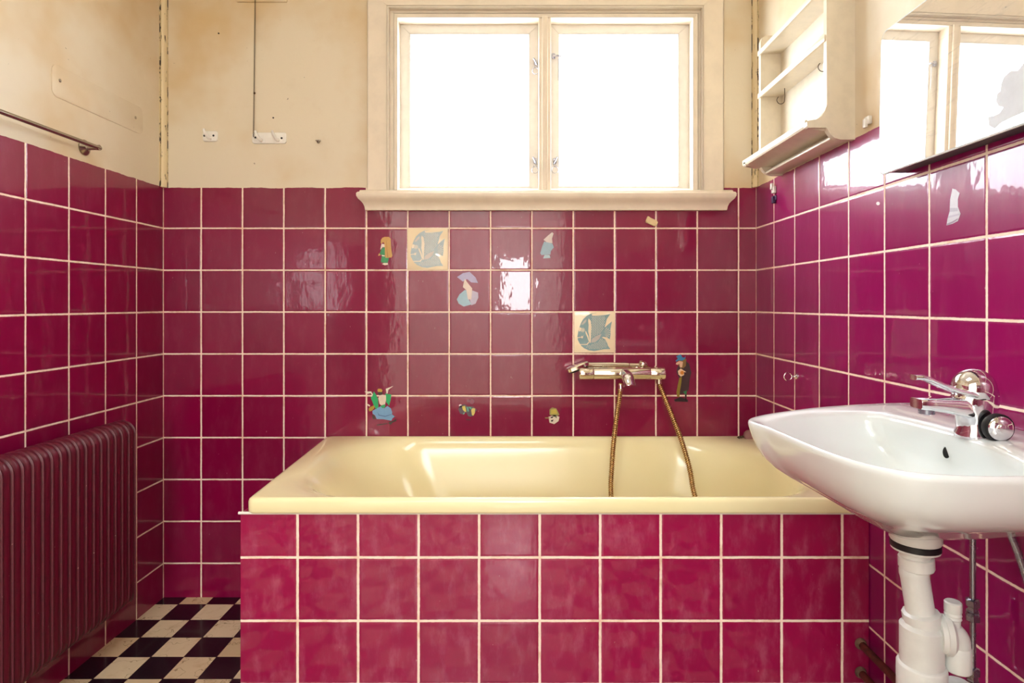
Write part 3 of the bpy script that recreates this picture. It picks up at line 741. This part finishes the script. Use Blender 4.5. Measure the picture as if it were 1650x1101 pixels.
dab(742, 654, 'tiny white dab on the back tiles left of the winged bug sticker'); dab(1415, 328, 'tiny pale dab on the right wall tiles below the mirror corner', 'right', 3)

# ------------------------------------------------------------------ right wall fittings
def XRp(px, py):
    yy = XR * F / (px - VX); return Vector((XR, yy, CZ + (VY - py) * yy / F))
c = XRp(1284, 607); rh = MB(); rh.lathe([(.008, -.002), (.008, .003), (.004, .006), (.0025, .008), (.0025, .016)], c, (-1, 0, 0), 14)
rh.torus(c + Vector((-.0275, 0, .000)), .0118, .0016, (0, 1, 0), 24, 8)
tag(rh.build('ring_hook', M['chrome']), 'small chrome ring hook low on the right wall above the bathtub', 'hook')
c = XRp(1249, 306); h = thing('wall_clip', c, 'small white clip on a dark tab on the right wall tiles below the shelf', 'clip')
m = MB().box(c.x - .004, c.x, c.y - .014, c.y + .014, c.z - .036, c.z - .020, .0015); m.box(c.x - .012, c.x, c.y - .006, c.y + .006, c.z - .045, c.z - .022, .002); m.build('tab', flat(64, 36, 80), h)
m = MB().box(c.x - .010, c.x, c.y - .010, c.y + .010, c.z - .012, c.z + .012, .003); m.box(c.x - .016, c.x - .006, c.y - .006, c.y + .006, c.z + .0, c.z + .022, .003); m.build('clip_body', M['white'], h)
c = XRp(1402, 197); m = MB().box(c.x - .010, c.x, c.y - .010, c.y + .010, c.z - .006, c.z + .014, .002); m.box(c.x - .016, c.x - .008, c.y - .006, c.y + .006, c.z - .014, c.z + .008, .002)
tag(m.build('wall_hook', M['white']), 'tiny white plastic hook on the cream strip between shelf and mirror', 'hook')

# shelf unit
YN, YF = 1.508, 1.942
cab = thing('wall_shelf', (XR, (YN + YF) / 2, 1.474), 'cream plastic wall shelf with open compartments beside the window', 'shelf')
sp = [(.841, 1.474), (.805, 1.474), (.790, 1.478), (.779, 1.487), (.772, 1.498), (.769, 1.504), (.723, 1.504), (.719, 1.508), (.719, 1.518), (.723, 1.522), (.742, 1.525), (.755, 1.532), (.764, 1.545), (.769, 1.562), (.769, 1.905), (.774, 1.918), (.786, 1.925), (.841, 1.925)]
for y0 in (YN, YF - .016):
    m = MB(); m.prism([(x, y0, z) for x, z in sp], (0, .016, 0)); m.build('side_panel', M['cab'], cab, smooth=30)
m = MB().box(.834, XR, YN + .01, YF - .01, 1.48, 1.925); m.build('back_panel', M['cab'], cab, smooth=0)
for zt, zb in ((1.880, 1.866), (1.742, 1.727)):
    m = MB(); m.box(.772, .836, YN + .015, YF - .015, zb, zb + .006); m.box(.765, .772, YN + .004, YF + .002, zb - .002, zt, .002)
    m.box(.772, .78, YN + .015, YN + .055, zb + .004, zt + .012, .003)
    m.build('shelf', M['cab'], cab)
m = MB(); pr = [(.838, 1.500), (.760, 1.500), (.722, 1.507), (.719, 1.512), (.719, 1.525), (.723, 1.528), (.727, 1.525), (.728, 1.514), (.765, 1.508), (.838, 1.508)]
m.prism([(x, YN + .012, z) for x, z in pr], (0, YF - YN - .004, 0))
m.box(.805, .812, YN + .016, YF - .016, 1.494, 1.500, .001)
m.build('tray', M['cab'], cab, smooth=25)
m = MB(); m.box(.785, .838, YN + .016, YF - .016, 1.478, 1.486, .002); m.build('rail', M['cab'], cab)
for yy in (1.848, 1.590):
    m = MB(); c = Vector((.80, yy, 1.690)); m.torus(c, .012, .0011, (0, 1, 0), 18, 6, a0=math.radians(-10), a1=math.radians(235)); 
    m.tube([c + Vector((.0118, 0, .002)), c + Vector((.013, 0, .012)), c + Vector((.012, 0, .037))], .0011, 6)
    m.build('cup_hook', M['chain'], cab)

# mirror
XM = .800; MY0, MY1, MZ0, MZ1 = .74, 1.342, 1.345, 1.667
TILT = .020
mir = thing('wall_mirror', (XR, 1.05, MZ0), 'frameless bathroom mirror with rounded corners above the white basin', 'mirror')
def mring(ins, x, r):
    return [(x + TILT * ((MZ0 + MZ1) / 2 + b_ - MZ0), (MY0 + MY1) / 2 + a, (MZ0 + MZ1) / 2 + b_) for a, b_ in rrect((MY1 - MY0) / 2 - ins, (MZ1 - MZ0) / 2 - ins, r, 6)]
m = MB(); m.mat(1).loft([mring(0, XM + .005, .022), mring(0, XM + .001, .022), mring(.003, XM, .02)], cap1=False)
m.mat(0); m._f([m.b.verts.new(p) for p in mring(.003, XM, .02)])
m.build('mirror_glass', [M['mirror'], M['glassedge']], mir, smooth=20)
m = MB(); m.box(XM + .006, XR, MY0 + .02, MY1 - .03, MZ0 + .001, MZ1 - .02, .002); m.build('backing', M['back'], mir)
wp = [(1655, 285), (1619, 320), (1600, 345), (1580, 370), (1545, 370), (1510, 400), (1495, 440), (1492, 475), (1475, 490), (1470, 530), (1485, 555), (1510, 560), (1490, 590), (1460, 605), (1430, 610), (1435, 655), (1465, 672), (1500, 640), (1560, 610), (1619, 585), (1690, 560), (1700, 300)]
m = MB(); pts = []
for x, y in wp:
    px, py = 1150 + x / 3.238, y / 3.238
    yy = XM * F / (px - VX); z = CZ + (VY - py) * yy / F; xx = XM + TILT * (z - MZ0); pts.append((xx - .0001, yy, z))
m.prism(pts, (-.0003, 0, 0)); tag(m.build('worn_patch', M['worn'], mir, smooth=0), 'grey blotch of worn silvering')

# ------------------------------------------------------------------ washbasin
ZR = .840
sink = thing('washbasin', (.64, 1.0, .68), 'white ceramic washbasin mounted on the right tiled wall', 'washbasin')
out2 = [(.839, 1.283), (.78, 1.278), (.679, 1.252), (.600, 1.222), (.532, 1.187), (.468, 1.148), (.425, 1.112), (.411, 1.085), (.414, 1.055), (.421, 1.02), (.426, .95), (.4305, .895), (.437, .845), (.449, .80), (.478, .755), (.530, .733), (.60, .727), (.72, .727), (.839, .727)]
top = cat_rom([(x, y, 0) for x, y in out2], 5)
def wallside(n=16): return [Vector((.839, 1.283 + (.727 - 1.283) * 0, 0))]
CX, CY = .640, 1.0
N = len(top)
def oring(sc, z, ww=None, dx=0):
    r = []
    for p in top:
        x = CX + (p.x - CX) * sc + dx; y = CY + (p.y - CY) * sc
        r.append(Vector((min(x, .8395), y, z)))
    return r
# inner bowl outline, one point per outer point so the two can be lofted
inn = [(.70, 1.165), (.68, 1.185), (.640, 1.190), (.585, 1.180), (.535, 1.158), (.488, 1.128), (.452, 1.100), (.440, 1.078), (.440, 1.05), (.445, 1.015), (.449, .95), (.453, .90), (.460, .855), (.474, .815), (.502, .782), (.545, .765), (.60, .762), (.650, .772), (.690, .815)]
# the wall side of the bowl edge bows towards the wall
inn_c = cat_rom([(x, y, 0) for x, y in inn], 5)
def iring(sc, z, dx=0, dy=0):
    return [Vector((CX - .03 + (p.x - CX + .03) * sc + dx, CY + (p.y - CY) * sc + dy, z)) for p in inn_c]
# close both loops with the same number of points along the wall side
def close(r, kind):
    a, b_ = r[-1], r[0]; ex = []
    for k in range(1, 14):
        t = k / 14; p = a.lerp(b_, t)
        if kind == 'in': p.x += .030 * math.sin(PI * t) * (1 if True else 0)
        ex.append(p)
    return r + ex
O = [('o', .16, .684), ('o', .24, .688), ('o', .34, .701), ('o', .45, .716), ('o', .60, .735), ('o', .72, .750), ('o', .82, .765), ('o', .90, .783), ('o', .945, .800), ('o', .972, .816), ('o', .990, .830), ('o', .998, .836)]
rings = []
for _, s_, z in O: rings.append(close(oring(s_, z), 'out'))
for s_, z in ((1.0, .8405), (.996, .8445), (.986, .846)):
    rings.append(close(oring(s_, z), 'out'))
def between(t, z):
    a, b_ = close(oring(.986, 0), 'out'), close(iring(1.03, 0), 'in')
    return [Vector((p.x + (q.x - p.x) * t, p.y + (q.y - p.y) * t, z)) for p, q in zip(a, b_)]
rings += [between(.35, .8445), between(.75, .842), close(iring(1.02, .838), 'in'), close(iring(1.0, .833), 'in'), close(iring(.975, .822, .004), 'in'), close(iring(.945, .806, .009), 'in'), close(iring(.89, .786, .016), 'in'), close(iring(.80, .768, .024), 'in'), close(iring(.64, .750, .03), 'in'), close(iring(.45, .733, .03), 'in'), close(iring(.25, .718, .02), 'in'), close(iring(.1, .713, .015), 'in')]
m = MB(); m.loft(rings)
bvh = BVHTree.FromBMesh(m.b)
m.build('basin', M['ceramic'], sink, smooth=70)
o_, d_ = Vector((0, 0, CZ)), (P(1525, 729.5, 1.0) - Vector((0, 0, CZ))).normalized()
hit, nrm, _, _ = bvh.ray_cast(o_, d_)
if hit:
    if nrm.dot(d_) > 0: nrm = -nrm
    ax = (nrm - d_ * 1.1).normalized(); sd = Vector((0, 0, 1)).cross(ax).normalized(); up = ax.cross(sd)
    def oval(a, b_, h): return [hit + sd * (a * math.cos(2 * PI * k / 20)) + up * (b_ * math.sin(2 * PI * k / 20)) + ax * h for k in range(20)]
    m = MB(); m.loft([oval(.0068, .0115, -.008), oval(.0068, .0115, .0012), oval(.0056, .0100, .002)]); ov = m.build('overflow_hole', M['ceramic'], sink)
    m = MB(); m.loft([oval(.0054, .0098, -.004), oval(.0054, .0098, .0023)]); m.build('opening', M['dark'], ov)
# drain fitting + trap
trap = thing('bottle_trap', (.657, 1.0, .36), 'white plastic bottle trap and waste pipe hanging under the washbasin', 'trap')
TX, TY = .6575, 1.0
def zz(y): return CZ - (y - VY) * TY / F
m = MB(); m.lathe([(.030, 0), (.0385, -.001), (.0385, -.026), (.0368, -.029)], (TX + .001, TY, .690), n=28); m.build('flange', M['pvc'], trap)
m = MB(); m.lathe([(.033, 0), (.0372, -.001), (.0372, -.010), (.033, -.011)], (TX + .001, TY, .6605), n=28); m.build('rubber_seal', M['black'], trap)
m = MB(); m.lathe([(.0362, 0), (.0362, -.003), (.026, -.006), (.0225, -.008), (.0225, -.03)], (TX + .001, TY, .650), n=28)
m.build('tailpiece', M['pvc'], trap)
m = MB(); m.lathe([(.0235, .0), (.0265, -.002), (.0265, -.020), (.0235, -.023)], (TX + .002, TY, .636), (-.06, 0, 1), n=12); m.build('nut', M['pvc'], trap)
m = MB(); m.tube(cat_rom([(TX + .003, TY, zz(912)), (TX - .002, TY, zz(922)), (TX + .001, TY, zz(935)), (TX + .012, TY, zz(1003))], 4), .0215, 24); m.build('pipe', M['pvc'], trap)
m = MB(); m.lathe([(.0235, .004), (.0285, .001), (.0285, -.018), (.024, -.022)], (TX + .0105, TY, zz(988)), (-.16, 0, 1), n=12); m.build('nut', M['pvc'], trap)
BX = TX + .0115
m = MB(); m.lathe([(.027, 0), (.0325, -.006), (.0325, -.066), (.0355, -.068), (.037, -.071), (.037, -.14), (.033, -.155), (.02, -.162)], (BX, TY, zz(1004)), n=28)
bt = m.build('bottle', M['pvc'], trap)
EX = .724; m = MB(); m.lathe([(.018, -.02), (.018, .012), (.029, .013), (.0295, .020), (.0315, .021), (.0315, .029), (.026, .034)], (.6785, TY - .004, zz(1017)), (1, -.30, 0), n=28); m.build('union', M['pvc'], trap)
m = MB(); m.tube(cat_rom([(.700, TY - .010, zz(1012)), (.712, TY - .010, zz(1014)), (.721, TY - .010, zz(1024)), (.723, TY - .009, zz(1040))], 4), .0185, 20)
m.lathe([(.0185, 0), (.0198, -.002), (.0198, -.040), (.018, -.042)], (.723, TY - .009, zz(1035)), n=24)
m.lathe([(.0165, 0), (.0165, -.43)], (.723, TY - .009, .43), n=20)
m.build('waste_pipe', M['pvc'], trap)
m = MB(); m.lathe([(.011, -.03), (.011, 0), (.0128, .002), (.0118, .006), (.0128, .008), (.0118, .012), (.0128, .014), (.0128, .028), (.011, .030)], (.713, TY - .012, zz(992)), n=18); m.build('vent_stub', M['pvc'], trap)
# supply pipes
sup = thing('supply_pipe', (.80, 1.06, 0), 'thin steel water pipe with coupling behind the trap under the washbasin', 'pipe')
m = MB(); m.tube([(.80, 1.06, 0), (.80, 1.06, .78)], .005, 12); m.build('pipe', M['steel'], sup)
for z0 in (.534, .412):
    m = MB(); m.lathe([(.008, 0), (.0115, -.002), (.0115, -.012), (.0085, -.014), (.0085, -.02), (.0108, -.022), (.0085, -.025), (.0115, -.028), (.0115, -.038), (.008, -.04)], (.80, 1.06, z0), n=6); m.build('coupling', M['steel'], sup)
m = MB(); m.tube(cat_rom([P(1622, 850, .93), P(1635, 878, .93), P(1650, 921, .93), P(1668, 990, .93), P(1672, 1110, .93), (P(1672, 1110, .93).x, .93, 0)], 5), .0055, 12)
tag(m.build('supply_hose', M['steel']), 'dark thin water hose slanting down under the washbasin at the right edge', 'pipe')
for y0, z, l in ((1037, .235, 'upper of two rusty red pipes leaving the corner of the tiled bath panel'), (1083, .168, 'lower of two rusty red pipes leaving the corner of the tiled bath panel')):
    p0 = P(1386, y0, PY - .001); q = thing('rusty_pipe', p0, l, 'pipe', 'rusty pipes at the bath panel corner')
    m = MB(); m.tube([p0, p0 + Vector((.002, -.2, -.004)), p0 + Vector((.002, -.62, -.012))], .0088, 14); m.build('pipe', M['rust'], q)
    m = MB(); m.lathe([(.0135, 0), (.0140, .004), (.011, .010)], p0, (0, -1, 0), 12); m.build('collar', plain('plaster_ring', rgb(120, 92, 74), .8, var=.2), q)

# basin tap
tap = thing('basin_mixer_tap', (.735, .985, .845), 'chrome single-lever mixer tap on the back ledge of the washbasin', 'tap')
YT = .985
def ell(cx_, cy_, z, rx, ry, n=20, tx=0): return [(cx_ + rx * math.cos(2 * PI * k / n), cy_ + ry * math.sin(2 * PI * k / n), z + tx * rx * math.cos(2 * PI * k / n)) for k in range(n)]
m = MB(); m.loft([ell(.745, YT, .838, .028, .026), ell(.745, YT, .846, .028, .026), ell(.747, YT, .852, .0265, .025), ell(.748, YT, .872, .030, .025), ell(.746, YT, .886, .036, .0255), ell(.746, YT, .900, .038, .026), ell(.749, YT, .912, .033, .0265), ell(.750, YT, .922, .030, .025)])
m.build('body', M['chrome'], tap, smooth=60)
def rsec(cx_, z, hy, hz, n=4): return [(cx_, YT + a, z + b_) for a, b_ in rrect(hy, hz, min(hy, hz) * .6, n)]
m = MB(); m.loft([rsec(.735, .886, .022, .018), rsec(.712, .8895, .021, .0145), rsec(.69, .892, .020, .0115), rsec(.667, .8935, .0185, .010), rsec(.655, .8940, .0175, .0095), rsec(.650, .8940, .0155, .008)])
spo = m.build('spout', M['chrome'], tap, smooth=50)
m = MB(); m.lathe([(.010, 0), (.012, -.002), (.012, -.011), (.010, -.012)], (.667, YT, .888), n=18); m.build('aerator', M['steel'], spo)
m = MB(); m.ball((.745, YT, .919), .033, .030, .032, 28, 18); m.build('dome', M['chrome'], tap)
lp = [(.772, .910), (.755, .909), (.73, .911), (.706, .917), (.685, .926), (.668, .934), (.655, .9375), (.645, .937)]
lw = [.020, .026, .027, .021, .016, .0145, .013, .009]
m = MB(); m.loft([[(x, YT + a, z + b_) for a, b_ in rrect(w, .0042, .0038, 3)] for (x, z), w in zip(lp, lw)])
m.build('lever', M['chrome'], tap, smooth=60)
kx, kz = (1611 - VX) * .945 / F, CZ - (690 - VY) * .945 / F
m = MB(); m.lathe([(.010, .045), (.010, .0), (.021, -.001), (.0225, -.004), (.0225, -.011), (.021, -.013)], (kx, .955, kz), (.12, 1, 0), n=28)
kb = m.build('valve_knob', M['black'], tap)
m = MB(); m.lathe([(.0185, .0135), (.019, .015), (.017, .0175), (.010, .019), (.0085, .0195), (.0065, .0225), (.002, .023)], (kx, .955, kz), (-.12, -1, 0), n=28); m.build('cap', M['chrome'], kb)

# ------------------------------------------------------------------ light
w = bpy.data.worlds.new('sky'); scene.world = w; w.use_nodes = True
bg = w.node_tree.nodes['Background']; bg.inputs[0].default_value = (.92, .96, 1, 1); bg.inputs[1].default_value = 3.0
def area(name, loc, rot, sx, sy, power, col):
    d = bpy.data.lights.new(name, 'AREA'); d.shape = 'RECTANGLE'; d.size = sx; d.size_y = sy; d.energy = power; d.color = col
    o = bpy.data.objects.new(name, d); COL.objects.link(o); o.location = loc; o.rotation_euler = rot; return o
area('window_daylight', (.085, 2.40, 1.78), (-PI / 2, 0, 0), 1.5, 0.95, 68, (.89, .96, 1))
area('hall_fill_light', (-.35, -1.75, ZC - .03), (0, 0, 0), 1.4, 1.6, 74, (.90, .97, 1))  # added fill for the daylight that comes through the doorway
area('hall_end_window', (-.09, HY + .03, 1.33), (PI / 2, 0, 0), .42, .70, 22, (.94, .98, 1))
area('bathroom_fill_light', (-.2, .45, ZC - .04), (0, 0, 0), .7, .5, 9, (.93, .97, 1))  # added overhead fill, brightens tub, floor and basin and gives the tub its highlight

vs = scene.view_settings
vs.view_transform = 'Standard'; vs.look = 'None'; vs.gamma = 1; vs.exposure = 0.12; vs.use_curve_mapping = False
scene.cycles.max_bounces = 10; scene.cycles.diffuse_bounces = 5; scene.cycles.glossy_bounces = 5; scene.cycles.transparent_max_bounces = 12
scene.cycles.caustics_reflective = True; scene.cycles.sample_clamp_indirect = 6
